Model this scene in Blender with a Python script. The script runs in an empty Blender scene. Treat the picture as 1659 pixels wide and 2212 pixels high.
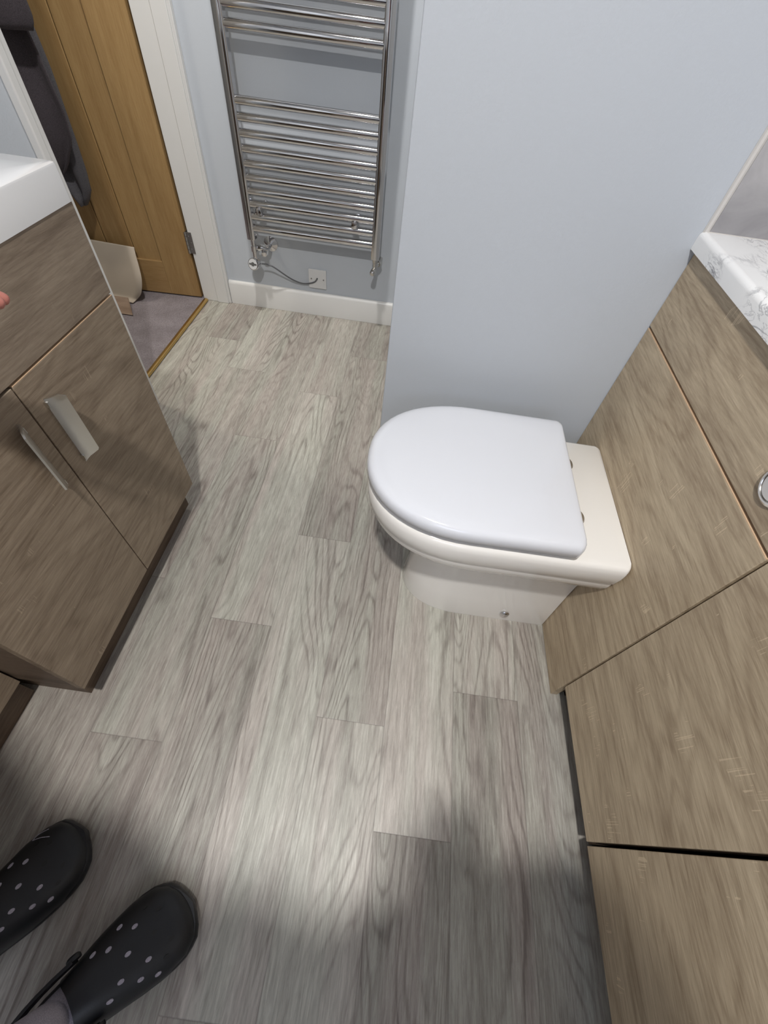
import bpy, bmesh, math, random
from mathutils import Vector, Matrix
random.seed(7)
PI = math.pi
S = 1.15

# ---------------------------------------------------------------- camera
scene = bpy.context.scene
cd = bpy.data.cameras.new('camera'); cam = bpy.data.objects.new('camera', cd)
scene.collection.objects.link(cam)
R = ((0.989578, 0.115617, 0.085842), (0.143994, -0.788769, -0.597587), (-0.001382, 0.603719, -0.797196))
cam.matrix_world = Matrix(((R[0][0], -R[1][0], -R[2][0], 0), (R[0][1], -R[1][1], -R[2][1], 0),
                           (R[0][2], -R[1][2], -R[2][2], S), (0, 0, 0, 1)))
cd.sensor_fit = 'VERTICAL'; cd.sensor_height = 24; cd.lens = 901.64 / 2212 * 24
cd.clip_start = 0.01
scene.camera = cam

# ---------------------------------------------------------------- view, world, lamps
scene.view_settings.view_transform = 'Standard'; scene.view_settings.look = 'None'
scene.view_settings.gamma = 1; scene.view_settings.use_curve_mapping = False
scene.view_settings.exposure = 0.06
w = bpy.data.worlds.new('world'); scene.world = w; w.use_nodes = True
w.node_tree.nodes['Background'].inputs[0].default_value = (0.55, 0.65, 0.9, 1)
w.node_tree.nodes['Background'].inputs[1].default_value = 0.3
MAIN = (-0.14, -0.27, 2.365); MAIN_W = 35.0
SECOND = (-0.50, 1.30, 2.36); SECOND_W = 85.0; SECOND_CONE = 84
HALL_W = 12.0
WINDOW_FILL_STRENGTH = 2.2
WARM = (1.0, 0.975, 0.945)

C = bpy.context.collection

# ---------------------------------------------------------------- helpers
def obj(name, bm, m, parent=None, smooth=False, bevel=0.0, seg=2, label=None, sub=0, angle=40):
    me = bpy.data.meshes.new(name)
    bmesh.ops.recalc_face_normals(bm, faces=bm.faces)
    bm.to_mesh(me); bm.free()
    o = bpy.data.objects.new(name, me); C.objects.link(o)
    ms = m if isinstance(m, (list, tuple)) else [m]
    for q in ms: me.materials.append(q)
    if smooth or bevel:
        for p in me.polygons: p.use_smooth = True
    if bevel:
        b = o.modifiers.new('bevel', 'BEVEL'); b.width = bevel; b.segments = seg; b.limit_method = 'ANGLE'; b.angle_limit = math.radians(angle)
        b.harden_normals = True
    if sub:
        s = o.modifiers.new('sub', 'SUBSURF'); s.levels = sub; s.render_levels = sub
    if smooth and not bevel and hasattr(me, 'set_sharp_from_angle'): me.set_sharp_from_angle(angle=math.radians(angle))
    if parent is not None: o.parent = parent; o.matrix_parent_inverse = parent.matrix_world.inverted() if False else Matrix.Translation(-Vector(parent.location))
    if label: o['label'] = label
    return o
def tag(o, label, cat, group=None, kind=None):
    o['label'] = label; o['category'] = cat
    if group: o['group'] = group
    if kind: o['kind'] = kind
    return o
def thing(name, label, cat, loc=(0, 0, 0), group=None):
    o = bpy.data.objects.new(name, None); C.objects.link(o); o.location = loc; o.empty_display_size = .05
    return tag(o, label, cat, group)
def struct(name, bm, m, label=None, **k):
    o = obj(name, bm, m, **k); o['kind'] = 'structure'; o['label'] = label or name.replace('_', ' ')
    return o
def bx(bm, x0, x1, y0, y1, z0, z1, mi=0):
    vs = [bm.verts.new((x, y, z)) for x in (x0, x1) for y in (y0, y1) for z in (z0, z1)]
    for f in ((0, 1, 3, 2), (4, 6, 7, 5), (0, 4, 5, 1), (2, 3, 7, 6), (0, 2, 6, 4), (1, 5, 7, 3)):
        bm.faces.new([vs[i] for i in f]).material_index = mi
    return vs
def box(*a):
    bm = bmesh.new(); bx(bm, *a); return bm
def loft(bm, rings, closed=True, cap=True, mi=0):
    vr = [[bm.verts.new(p) for p in r] for r in rings]
    n = len(rings[0])
    for a, b in zip(vr, vr[1:]):
        for i in range(n if closed else n - 1):
            j = (i + 1) % n
            bm.faces.new((a[i], a[j], b[j], b[i])).material_index = mi
    if cap:
        bm.faces.new(list(reversed(vr[0]))).material_index = mi; bm.faces.new(vr[-1]).material_index = mi
    return vr
def frame(d):
    d = Vector(d).normalized(); u = Vector((0, 0, 1)) if abs(d.z) < .9 else Vector((1, 0, 0))
    a = d.cross(u).normalized(); return a, d.cross(a).normalized()
def tube(bm, pts, r, n=16, mi=0, cap=True):
    pts = [Vector(p) for p in pts]; rs = r if isinstance(r, (list, tuple)) else [r] * len(pts)
    rings = []; a0 = None
    for i, p in enumerate(pts):
        d = (pts[min(i + 1, len(pts) - 1)] - pts[max(i - 1, 0)])
        if d.length < 1e-9: d = pts[-1] - pts[0]
        d.normalize()
        if a0 is None: a, b = frame(d)
        else:
            a = (a0 - d * a0.dot(d)).normalized(); b = d.cross(a)
        a0 = a
        rings.append([p + (a * math.cos(2 * PI * k / n) + b * math.sin(2 * PI * k / n)) * rs[i] for k in range(n)])
    return loft(bm, rings, cap=cap, mi=mi)
def lathe(bm, p0, d, prof, n=32, mi=0):
    """prof: list of (distance along d, radius)"""
    p0 = Vector(p0); d = Vector(d).normalized(); a, b = frame(d)
    rings = [[p0 + d * t + (a * math.cos(2 * PI * k / n) + b * math.sin(2 * PI * k / n)) * max(r, 1e-4) for k in range(n)] for t, r in prof]
    return loft(bm, rings, mi=mi)
def smoothpath(pts, n=8):
    """Catmull-Rom"""
    P = [Vector(p) for p in pts]; out = []
    for i in range(len(P) - 1):
        p0 = P[max(i - 1, 0)]; p1 = P[i]; p2 = P[i + 1]; p3 = P[min(i + 2, len(P) - 1)]
        for k in range(n):
            t = k / n
            out.append(.5 * ((2 * p1) + (p2 - p0) * t + (2 * p0 - 5 * p1 + 4 * p2 - p3) * t * t + (3 * p1 - p0 - 3 * p2 + p3) * t ** 3))
    out.append(P[-1]); return out

# ---------------------------------------------------------------- materials
class N:
    def __init__(s, name):
        s.m = bpy.data.materials.new(name); s.m.use_nodes = True; s.t = s.m.node_tree
        s.b = s.t.nodes['Principled BSDF']
    def n(s, typ, ins=None, **k):
        o = s.t.nodes.new(typ)
        for a, v in k.items(): setattr(o, a, v)
        for a, v in (ins or {}).items():
            if isinstance(v, tuple) and len(v) == 2 and hasattr(v[0], 'outputs'): s.t.links.new(v[0].outputs[v[1]], o.inputs[a])
            elif hasattr(v, 'outputs'): s.t.links.new(v.outputs[0], o.inputs[a])
            else: o.inputs[a].default_value = v
        return o
    def math(s, op, a, b=0.0, clamp=False):
        return s.n('ShaderNodeMath', {0: a, 1: b}, operation=op, use_clamp=clamp)
    def mix(s, f, a, b, mode='MIX'):
        o = s.t.nodes.new('ShaderNodeMix'); o.data_type = 'RGBA'; o.blend_type = mode
        for idx, v in ((0, f), (6, a), (7, b)):
            if hasattr(v, 'outputs'):
                out = v.outputs[2] if v.bl_idname == 'ShaderNodeMix' else v.outputs[0]
                s.t.links.new(out, o.inputs[idx])
            else: o.inputs[idx].default_value = v if idx == 0 else (*v, 1)
        return o
    def link(s, node, inp, out=None):
        if out is None: out = 2 if node.bl_idname == 'ShaderNodeMix' else 0
        s.t.links.new(node.outputs[out], s.b.inputs[inp])
    def bump(s, h, strength, dist=.001):
        o = s.n('ShaderNodeBump', {'Height': h, 'Strength': strength, 'Distance': dist}); s.link(o, 'Normal'); return o
    def mapping(s, vec, scale, loc=(0, 0, 0), out=0):
        mp = s.t.nodes.new('ShaderNodeMapping'); mp.inputs['Scale'].default_value = scale; mp.inputs['Location'].default_value = loc
        s.t.links.new(vec.outputs[out], mp.inputs['Vector']); return mp
    def noise(s, vec, scale=1, detail=4, rough=.5, dist=0):
        o = s.n('ShaderNodeTexNoise', {'Scale': scale, 'Detail': detail, 'Roughness': rough, 'Distortion': dist})
        s.t.links.new(vec.outputs[0], o.inputs['Vector']); return o
    def ramp(s, f, stops):
        o = s.t.nodes.new('ShaderNodeValToRGB'); s.t.links.new(f.outputs[0], o.inputs[0])
        e = o.color_ramp.elements
        while len(e) < len(stops): e.new(0.5)
        for q, (p, c) in zip(e, stops):
            q.position = p; q.color = (*c, 1) if isinstance(c, tuple) else (c, c, c, 1)
        return o
def sr(r, g, b):
    f = lambda v: (v / 255) / 12.92 if v / 255 <= .04045 else ((v / 255 + .055) / 1.055) ** 2.4
    return (f(r), f(g), f(b))
def plain(name, col, rough=.5, metal=0, spec=.5, bump=0, bscale=300, coat=0):
    q = N(name); q.b.inputs['Base Color'].default_value = (*col, 1); q.b.inputs['Roughness'].default_value = rough
    q.b.inputs['Metallic'].default_value = metal; q.b.inputs['Specular IOR Level'].default_value = spec
    if coat: q.b.inputs['Coat Weight'].default_value = coat; q.b.inputs['Coat Roughness'].default_value = .05
    g = q.n('ShaderNodeNewGeometry')
    mp = q.mapping(g, (1, 1, 1))
    nz = q.noise(mp, bscale, 3)
    if bump: q.bump(nz, bump, .0006)
    # faint unevenness of the finish
    n2 = q.noise(mp, 9, 2); mr = q.n('ShaderNodeMapRange', {0: n2, 1: .3, 2: .7, 3: max(rough - .03, 0), 4: rough + .03})
    q.link(mr, 'Roughness')
    return q.m

def wood(name, light, dark, along='Y', face='X', rings=26, fiber=1.0, rough=.5, marks=0.0, seed=0.0, across=1.0, bump=.25, stretch=1.0):
    """wood printed on boards: grain runs along one world axis"""
    q = N(name); g = q.n('ShaderNodeNewGeometry')
    sc = {'X': 0, 'Y': 1, 'Z': 2}[along]
    def scl(a, c):
        v = [c, c, c]; v[sc] = a; return tuple(v)
    loc = (seed * 3.1, seed * 1.7, seed * 2.3)
    m1 = q.mapping(g, scl(.9 * stretch, 5 * across), loc); n1 = q.noise(m1, 1, 2.5, .45, .4)
    ring = q.math('SINE', q.math('MULTIPLY', n1, rings * 6.28))
    m2 = q.mapping(g, scl(17, 230), loc); n2 = q.noise(m2, 1, 4, .7, .3)
    m3 = q.mapping(g, scl(2.3 * stretch, 24 * across), loc); n3 = q.noise(m3, 1, 4, .55, .5)
    m4 = q.mapping(g, scl(28, 420), loc); n4 = q.noise(m4, 1, 2, .6)
    ring = q.math('POWER', q.math('ADD', q.math('MULTIPLY', ring, .5), .5), 3)
    a = q.math('MULTIPLY', ring, -.22)
    b = q.math('MULTIPLY', q.math('SUBTRACT', n2, .5), 1.5 * fiber)
    c = q.math('MULTIPLY', q.math('SUBTRACT', n3, .46), 1.35)
    d = q.math('MULTIPLY', q.math('SUBTRACT', n4, .5), .35 * fiber)
    f = q.math('ADD', q.math('ADD', a, b), q.math('ADD', c, d))
    f = q.math('ADD', f, .5, True)
    col = q.mix(f, dark, light)
    if marks:
        cr = [150.0, 150.0, 150.0]; cr[sc] = 330.0
        ac = [14.0, 14.0, 14.0]; ac[sc] = 420.0
        mm = q.mapping(g, tuple(ac), loc); nm = q.noise(mm, 1, 1)
        pm = q.mapping(g, (15, 15, 15), loc); np_ = q.noise(pm, 1, 2)
        am = q.math('GREATER_THAN', nm, .6); bm_ = q.math('GREATER_THAN', np_, .66)
        k = q.math('MULTIPLY', q.math('MULTIPLY', am, bm_), marks)
        col = q.mix(k, col, tuple(min(1, v * 1.5) for v in light))
    q.link(col, 'Base Color'); q.b.inputs['Roughness'].default_value = rough
    q.b.inputs['Specular IOR Level'].default_value = .35
    q.bump(f, bump, .0008)
    return q.m

def floor_mat():
    q = N('vinyl_plank_print')
    uv = q.n('ShaderNodeUVMap', uv_map='UVMap')
    at = q.n('ShaderNodeAttribute', attribute_name='plank')      # r: tone, g: hue, b: seed
    sep = q.n('ShaderNodeSeparateColor', {'Color': (at, 'Color')})
    su = q.n('ShaderNodeSeparateXYZ', {0: uv})
    seed = q.math('MULTIPLY', (sep, 'Blue'), 60)
    vec = q.n('ShaderNodeCombineXYZ', {0: (su, 'X'), 1: (su, 'Y'), 2: seed})
    m1 = q.mapping(vec, (6.0, .85, 1)); n1 = q.noise(m1, 1, 2, .4, .35)
    fr = q.math('ADD', q.math('MULTIPLY', (sep, 'Green'), 16), 16)
    ph = q.math('MULTIPLY', q.math('MULTIPLY', n1, fr), 6.28)
    jit = q.mapping(vec, (55, 14, 1)); nj = q.noise(jit, 1, 2, .6)
    ph = q.math('ADD', ph, q.math('MULTIPLY', nj, 2.2))
    ring = q.math('SINE', ph)
    ring = q.math('POWER', q.math('ADD', q.math('MULTIPLY', ring, .5), .5), 5)
    pm = q.mapping(vec, (9, 1.6, 1), (3, 5, 1)); npatch = q.noise(pm, 1, 2)
    patch = q.n('ShaderNodeMapRange', {0: npatch, 1: .42, 2: .62, 3: .25, 4: 1.0})
    m2 = q.mapping(vec, (210, 16, 1)); n2 = q.noise(m2, 1, 4, .75, .35)
    m3 = q.mapping(vec, (30, 1.2, 1)); n3 = q.noise(m3, 1, 3, .55, .3)
    m4 = q.mapping(vec, (90, 3, 1)); n4 = q.noise(m4, 1, 3, .6, .3)
    m5 = q.mapping(vec, (14, 1.0, 1), (9, 2, 0)); n5 = q.noise(m5, 1, 2)
    fib = q.n('ShaderNodeMapRange', {0: n2, 1: .32, 2: .68, 3: -.5, 4: .5})
    st = q.n('ShaderNodeMapRange', {0: n3, 1: .3, 2: .7, 3: -.5, 4: .5})
    st2 = q.n('ShaderNodeMapRange', {0: n4, 1: .3, 2: .7, 3: -.5, 4: .5})
    v = q.math('ADD', q.math('MULTIPLY', fib, .46), q.math('MULTIPLY', st, .22))
    v = q.math('ADD', v, q.math('MULTIPLY', st2, .17))
    v = q.math('SUBTRACT', v, q.math('MULTIPLY', q.math('MULTIPLY', ring, patch), .35))
    v = q.math('ADD', v, q.math('ADD', q.math('MULTIPLY', (sep, 'Red'), .88), .12), True)
    r = q.ramp(v, [(0, sr(118, 111, 105)), (.35, sr(150, 145, 138)), (.7, sr(179, 176, 168)), (1, sr(203, 201, 193))])
    tint = q.n('ShaderNodeMapRange', {0: n5, 1: .4, 2: .62, 3: 0, 4: 1})
    col = q.mix(q.math('MULTIPLY', tint, .5), r, (.95, .85, .82), 'MULTIPLY')
    inv = q.math('MULTIPLY', q.math('SUBTRACT', 1, tint), .5)
    col = q.mix(inv, col, (.95, .98, .90), 'MULTIPLY')
    # joints between planks, from the distance to the plank's edge
    W = .1495 * S; L = .8965 * S
    eu = q.math('MINIMUM', (su, 'X'), q.math('SUBTRACT', W, (su, 'X')))
    ev = q.math('MINIMUM', (su, 'Y'), q.math('SUBTRACT', L, (su, 'Y')))
    e = q.math('MINIMUM', eu, ev)
    j = q.n('ShaderNodeMapRange', {0: e, 1: .0004, 2: .0016, 3: .42, 4: 0})
    col = q.mix(j, col, (.14, .12, .11))
    q.link(col, 'Base Color')
    q.b.inputs['Specular IOR Level'].default_value = .55
    rr = q.n('ShaderNodeMapRange', {0: v, 1: 0, 2: 1, 3: .50, 4: .40}); q.link(rr, 'Roughness')
    h = q.math('SUBTRACT', v, q.math('MULTIPLY', j, .8)); q.bump(h, .35, .0012)
    return q.m

def marble_mat():
    q = N('marble_laminate'); g = q.n('ShaderNodeNewGeometry')
    m = q.mapping(g, (14, 5, 14)); a = q.noise(m, 1, 6, .6, 1.2)
    d = q.math('ABSOLUTE', q.math('SUBTRACT', a, .5))
    v = q.n('ShaderNodeMapRange', {0: d, 1: 0, 2: .026, 3: 1, 4: 0})
    m2 = q.mapping(g, (40, 14, 40)); b = q.noise(m2, 1, 5, .65, 1.5)
    d2 = q.math('ABSOLUTE', q.math('SUBTRACT', b, .52)); v2 = q.n('ShaderNodeMapRange', {0: d2, 1: 0, 2: .03, 3: .7, 4: 0})
    pm = q.mapping(g, (7, 5, 7)); pn = q.noise(pm, 1, 2); pk = q.n('ShaderNodeMapRange', {0: pn, 1: .38, 2: .50, 3: 0, 4: 1.0})
    k = q.math('MULTIPLY', q.math('MAXIMUM', v, v2), pk)
    col = q.mix(k, sr(236, 236, 235), sr(122, 122, 128))
    q.link(col, 'Base Color'); q.b.inputs['Roughness'].default_value = .3
    return q.m
def tile_mat():
    q = N('grey_stone_panel'); g = q.n('ShaderNodeNewGeometry')
    m = q.mapping(g, (9, 9, 9)); a = q.noise(m, 1, 6, .6, .8)
    r = q.ramp(a, [(.3, sr(142, 140, 142)), (.55, sr(165, 163, 164)), (.75, sr(186, 184, 184))])
    q.link(r, 'Base Color'); q.b.inputs['Roughness'].default_value = .35; return q.m
def wall_mat(name, col, bump=.25):
    q = N(name); g = q.n('ShaderNodeNewGeometry'); m = q.mapping(g, (1, 1, 1))
    a = q.noise(m, 170, 4, .65); b = q.noise(m, 3, 3)
    f = q.n('ShaderNodeMapRange', {0: b, 1: .3, 2: .7, 3: 0, 4: .25})
    cc = q.mix(f, col, tuple(c * .93 for c in col))
    # faint scuff marks left on the painted plaster
    sc = q.mapping(g, (6, 6, 9), (1.3, .2, .7)); s1 = q.noise(sc, 1, 5, .7); s2 = q.n('ShaderNodeMapRange', {0: s1, 1: .70, 2: .80, 3: 0, 4: .15})
    cc = q.mix(s2, cc, (.3, .3, .3))
    q.link(cc, 'Base Color'); q.b.inputs['Roughness'].default_value = .62; q.b.inputs['Specular IOR Level'].default_value = .3
    q.bump(a, bump, .0012); return q.m
def carpet_mat():
    q = N('mauve_grey_carpet'); g = q.n('ShaderNodeNewGeometry'); m = q.mapping(g, (1, 1, 1))
    a = q.noise(m, 420, 3, .7); b = q.noise(m, 9, 3)
    r = q.ramp(a, [(.3, sr(112, 105, 108)), (.7, sr(182, 173, 176))])
    f = q.n('ShaderNodeMapRange', {0: b, 1: .35, 2: .65, 3: 0, 4: .35})
    c = q.mix(f, r, sr(100, 92, 92)); q.link(c, 'Base Color'); q.b.inputs['Roughness'].default_value = .95
    q.b.inputs['Specular IOR Level'].default_value = .1; q.bump(a, 1, .004); return q.m
def towel_mat(name, c0, c1):
    q = N(name); g = q.n('ShaderNodeNewGeometry'); m = q.mapping(g, (1, 1, 1)); a = q.noise(m, 600, 3, .7)
    r = q.ramp(a, [(.3, c0), (.7, c1)]); q.link(r, 'Base Color'); q.b.inputs['Roughness'].default_value = .95
    q.b.inputs['Specular IOR Level'].default_value = .1
    q.b.inputs['Sheen Weight'].default_value = .15; q.bump(a, .8, .003); return q.m
def emit(name, col, st):
    q = N(name); q.b.inputs['Emission Color'].default_value = (*col, 1); q.b.inputs['Emission Strength'].default_value = st
    g = q.n('ShaderNodeNewGeometry'); m = q.mapping(g, (60, 60, 60)); a = q.noise(m, 1, 2); q.bump(a, .2); return q.m

M = dict(
    floor=floor_mat(),
    wall=wall_mat('pale_blue_grey_paint', sr(190, 195, 201)),
    ceiling=wall_mat('white_ceiling_paint', sr(225, 225, 224)),
    gloss=plain('white_gloss_trim', sr(214, 213, 210), .35, bump=.05),
    carpet=carpet_mat(), marble=marble_mat(), tile=tile_mat(),
    oak=wood('oak_veneer', sr(164, 135, 92), sr(142, 112, 72), 'Z', rings=4, rough=.42, across=1.5, bump=.08),
    oak_h=wood('oak_veneer_rail', sr(160, 131, 90), sr(140, 110, 71), 'X', rings=4, rough=.42, across=1.5, bump=.08, seed=4),
    cab=wood('bardolino_board', sr(203, 186, 158), sr(150, 131, 107), 'Y', rings=20, rough=.48, marks=.35, seed=1.0),
    cab2=wood('bardolino_board_b', sr(200, 183, 156), sr(147, 129, 106), 'Y', rings=26, rough=.48, marks=.35, seed=3.3),
    cab3=wood('bardolino_board_c', sr(200, 183, 156), sr(147, 129, 106), 'Y', rings=22, rough=.48, marks=.35, seed=6.1),
    van=wood('driftwood_board', sr(164, 148, 128), sr(118, 102, 85), 'Y', rings=20, rough=.5, marks=.3, seed=8.4),
    van2=wood('driftwood_board_b', sr(164, 148, 128), sr(118, 102, 85), 'Y', rings=24, rough=.5, marks=.3, seed=11.2),
    van3=wood('driftwood_board_c', sr(160, 145, 127), sr(118, 103, 88), 'Y', rings=7, rough=.5, marks=.2, seed=13.7),
    vanside=wood('driftwood_side', sr(120, 104, 90), sr(86, 72, 60), 'X', rings=9, rough=.5, seed=2.7),
    edge=plain('pale_edge_banding', sr(214, 182, 148), .45),
    plinth=wood('plinth_board', sr(120, 102, 86), sr(80, 66, 54), 'Y', rings=7, rough=.5, seed=5.2),
    dark=plain('shadow_gap_carcass', sr(66, 52, 42), .7),
    lid=plain('white_seat_plastic', sr(221, 223, 228), .12, spec=.5, coat=.3),
    ceramic=plain('vitreous_china', sr(240, 237, 231), .12, spec=.5, coat=.4),
    basin=plain('white_basin_ceramic', sr(236, 236, 236), .14, coat=.4),
    chrome=plain('chrome', (.66, .65, .65), .07, 1),
    chrome_soft=plain('satin_chrome', (.58, .56, .53), .22, 1),
    brushed=plain('brushed_nickel', (.72, .71, .68), .3, 1),
    steel=plain('hinge_steel', (.38, .37, .36), .4, 1, bump=.4),
    brass=plain('brass_strip', (.62, .42, .16), .35, 1, bump=.2),
    rubber=plain('dark_gap', (.01, .01, .01), .6),
    cable=plain('grey_cable', sr(96, 97, 99), .45),
    plate=plain('white_plastic', sr(214, 214, 213), .4),
    screw=plain('screw_head', (.3, .3, .3), .4, 1),
    seal=plain('white_silicone', sr(206, 202, 197), .45),
    dial=plain('dial_face', sr(205, 205, 205), .4), dialdark=plain('dial_print', sr(92, 92, 90), .5),
    cream=plain('cream_backing', sr(176, 164, 148), .7, bump=.2),
    print_=wood('offcut_print', sr(150, 130, 112), sr(118, 98, 82), 'X', rings=6, rough=.55),
    towel=towel_mat('dark_grey_towelling', sr(50, 46, 50), sr(96, 89, 94)),
    towel2=towel_mat('slate_towelling', sr(62, 61, 66), sr(112, 110, 114)),
    clog=plain('black_foam', sr(33, 34, 37), .42, spec=.4, bump=.3, bscale=500),
    sock=towel_mat('pale_sock', sr(150, 145, 158), sr(206, 200, 212)),
    skin=plain('skin', sr(184, 118, 106), .5, bump=.25, bscale=700),
    shirt=towel_mat('navy_cotton', sr(34, 38, 52), sr(62, 68, 86)), shorts=towel_mat('charcoal_cotton', sr(42, 42, 44), sr(74, 74, 76)),
    lips=plain('lips', sr(150, 84, 80), .5),
    hair=plain('brown_hair', sr(60, 44, 34), .6, bump=1, bscale=200),
    lamp=emit('lamp_glass', (1, .96, .9), 12), pane=emit('dusk_fill_pane', (.58, .70, 1.0), WINDOW_FILL_STRENGTH),
)

# ---------------------------------------------------------------- the room
XL = -.97; XR = .80; YB = 2.095; YN = -1.30; H = 2.40; BX = -.049; BY = .936
# vinyl floor, one quad per printed plank
def make_floor():
    bm = bmesh.new(); uvl = bm.loops.layers.uv.new('UVMap'); cl = bm.loops.layers.float_color.new('plank')
    Wd = .1495 * S; L = .8965 * S; x0 = .0665 * S
    off = {-6: 1.754 / S, -5: 1.3428, -4: .0915, -3: .3625, -2: .634, -1: .18, 0: -.002, 1: .272, 2: .55, 3: .1, 4: .4, -7: .2, 5: .3}
    off[-5] = 1.3428; 
    tone = {(0, 0): .72, (0, -1): .30, (1, -1): .34, (1, 0): .62, (-1, -1): .66, (-1, 0): .50, (-2, -1): .70, (-2, 0): .40, (-3, -1): .40,
            (-3, 0): .66, (-4, 0): .50, (-4, -1): .38, (-3, 1): .52, (-4, 1): .42, (-2, 1): .3, (-5, -1): .45, (-5, 0): .6, (-1, 1): .45, (-6, 0): .35, (-6, -1): .55}
    hue = {(-2, -1): .95, (-1, 0): .8, (-3, 0): .6, (-2, 0): .9, (0, 0): .3, (-4, 1): .8, (-4, 0): .2}
    for k in range(-7, 6):
        xa = x0 + k * Wd; xb = xa + Wd; base = off.get(k, .3) * S
        for m in range(-4, 5):
            ya = base + m * L; yb = ya + L
            cx0, cx1 = max(xa, -1.075), min(xb, XR + .02); cy0, cy1 = max(ya, YN - .02), min(yb, YB + .02)
            if cx1 - cx0 < 1e-4 or cy1 - cy0 < 1e-4: continue
            f = bm.faces.new([bm.verts.new(p) for p in ((cx0, cy0, 0), (cx1, cy0, 0), (cx1, cy1, 0), (cx0, cy1, 0))])
            rnd = random.Random(k * 31 + m * 7 + 5)
            c = (tone.get((k, m), rnd.uniform(.35, .65)), hue.get((k, m), rnd.random()), rnd.random(), 1)
            for l in f.loops:
                l[uvl].uv = (l.vert.co.x - xa, l.vert.co.y - ya); l[cl] = c
    me = bpy.data.meshes.new('floor'); bm.to_mesh(me); bm.free(); me.materials.append(M['floor'])
    o = bpy.data.objects.new('floor', me); C.objects.link(o); o['kind'] = 'structure'; o['label'] = 'grey oak effect vinyl plank floor'
make_floor()
struct('floor_hall', box(-2.6, -1.078, .6, 3.0, -.02, .006), M['carpet'], 'mauve grey hall carpet beyond the doorway')
bm = bmesh.new(); bx(bm, -2.7, XR + .12, YN - .12, 3.1, H, H + .1); struct('ceiling', bm, M['ceiling'])
# left wall with the doorway
bm = bmesh.new(); DY0, DY1, DZ = 1.250, 2.068, 2.03
bx(bm, XL - .115, XL, YN - .1, DY0, -.02, H); bx(bm, XL - .115, XL, DY0, 2.095, DZ + .02, H)
struct('wall_left', bm, M['wall'])
struct('wall_back', box(XL - .115, BX + .05, YB, YB + .1, -.02, H), M['wall'], 'pale blue grey wall behind the towel radiator')
struct('wall_boxing', box(BX, XR + .1, BY, YB + .1, -.02, H), M['wall'], 'projecting pale blue grey wall behind the toilet', bevel=.003)
struct('wall_right', box(XR, XR + .1, YN - .1, BY + .05, -.02, H), M['tile'], 'grey panelled wall behind the worktop')
bm = bmesh.new(); bx(bm, XL - .1, -.45, YN - .1, YN, -.02, H); bx(bm, .45, XR, YN - .1, YN, -.02, H)
bx(bm, -.45, .45, YN - .1, YN, -.02, 1.15); bx(bm, -.45, .45, YN - .1, YN, 2.1, H)
struct('wall_near', bm, M['wall'])
bm = bmesh.new()
for a in ((-.45, -.40, 1.15, 2.1), (.40, .45, 1.15, 2.1), (-.40, .40, 1.15, 1.20), (-.40, .40, 2.05, 2.1), (-.02, .02, 1.20, 2.05)):
    bx(bm, a[0], a[1], YN - .08, YN - .02, a[2], a[3])
win = struct('fill_window_1', bm, M['gloss'], 'unseen white framed frosted window added in the near wall for cool fill light')
obj('pane', box(-.41, .41, YN - .055, YN - .045, 1.19, 2.06), M['pane'], win)  # glowing pane of an unseen window, added for bluish fill from behind
# hall shell
struct('wall_hall_far', box(-2.7, -2.6, .5, 3.1, -.02, H), M['wall'])
struct('wall_hall_back', box(-2.7, -1.086, 2.9, 3.0, -.02, H), M['wall'])
struct('wall_hall_near', box(-2.7, -1.086, .5, .6, -.02, H), M['wall'])
struct('wall_hall_side', box(-1.186, -1.086, 2.2, 2.95, -.02, H), M['wall'])
# skirting under the radiator, bevelled top
bm = bmesh.new()
prof = [(YB, 0), (YB - .016, 0), (YB - .016, .098), (YB - .012, .108), (YB - .006, .112), (YB, .112)]
loft(bm, [[(x, y, z) for y, z in prof] for x in (-.941, BX)])
struct('baseboard_back', bm, M['gloss'], 'white skirting board below the towel radiator', bevel=.001)
# door lining and architraves
bm = bmesh.new()
bx(bm, -1.012, -.955, DY1, DY1 + .03, 0, DZ + .02); bx(bm, -1.086, -1.012, DY1 + .006, DY1 + .03, 0, DZ + .02)
bx(bm, -.957, -.943, DY1 + .006, YB - .0005, 0, DZ + .06)
struct('trim_1', bm, M['gloss'], 'white door lining with stepped stop, beside the radiator', bevel=.003)
bm = bmesh.new()
prof = [(XL, 1.206), (-.953, 1.207), (-.950, 1.210), (-.950, 1.229), (-.954, 1.233), (-.9555, 1.2525), (XL, 1.2525)]
loft(bm, [[(x, y, z) for x, y in prof] for z in (0, DZ + .06)])
bx(bm, -1.086, -.972, 1.2445, 1.2560, 0, DZ + .02)
struct('trim_2', bm, M['gloss'], 'white architrave on the near side of the doorway', bevel=.002)
bm = bmesh.new(); bx(bm, XL - .002, -.955, 1.262, 2.09, DZ, DZ + .06); bx(bm, -1.086, -.97, 1.27, 2.075, DZ - .002, DZ + .02)
struct('trim_3', bm, M['gloss'], 'white head of the door frame', bevel=.002)
# brass threshold
bm = bmesh.new()
loft(bm, [[(-1.073 + .012 * math.cos(a), y, .0045 + .009 * math.sin(a)) for a in [PI * k / 10 for k in range(11)]] for y in (1.2605, 2.066)])
tag(obj('threshold_strip', bm, M['brass'], smooth=True), 'gold coloured metal threshold strip between grey carpet and vinyl floor', 'threshold')

# tiled splashback on the boxing above the worktop, with its silicone seal
struct('wall_splashback', box(.513, XR, BY - .006, BY, .888, H), M['tile'], 'grey stone effect panel above the marble worktop')
bm = bmesh.new(); tube(bm, [(.509, BY - .001, .895), (.509, BY - .001, H)], .0055, 8); tube(bm, [(.509, BY - .006, .896), (XR, BY - .006, .896)], .004, 8)
struct('trim_4', bm, M['seal'], 'white silicone seal at the edge of the grey splashback', smooth=True)

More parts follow.
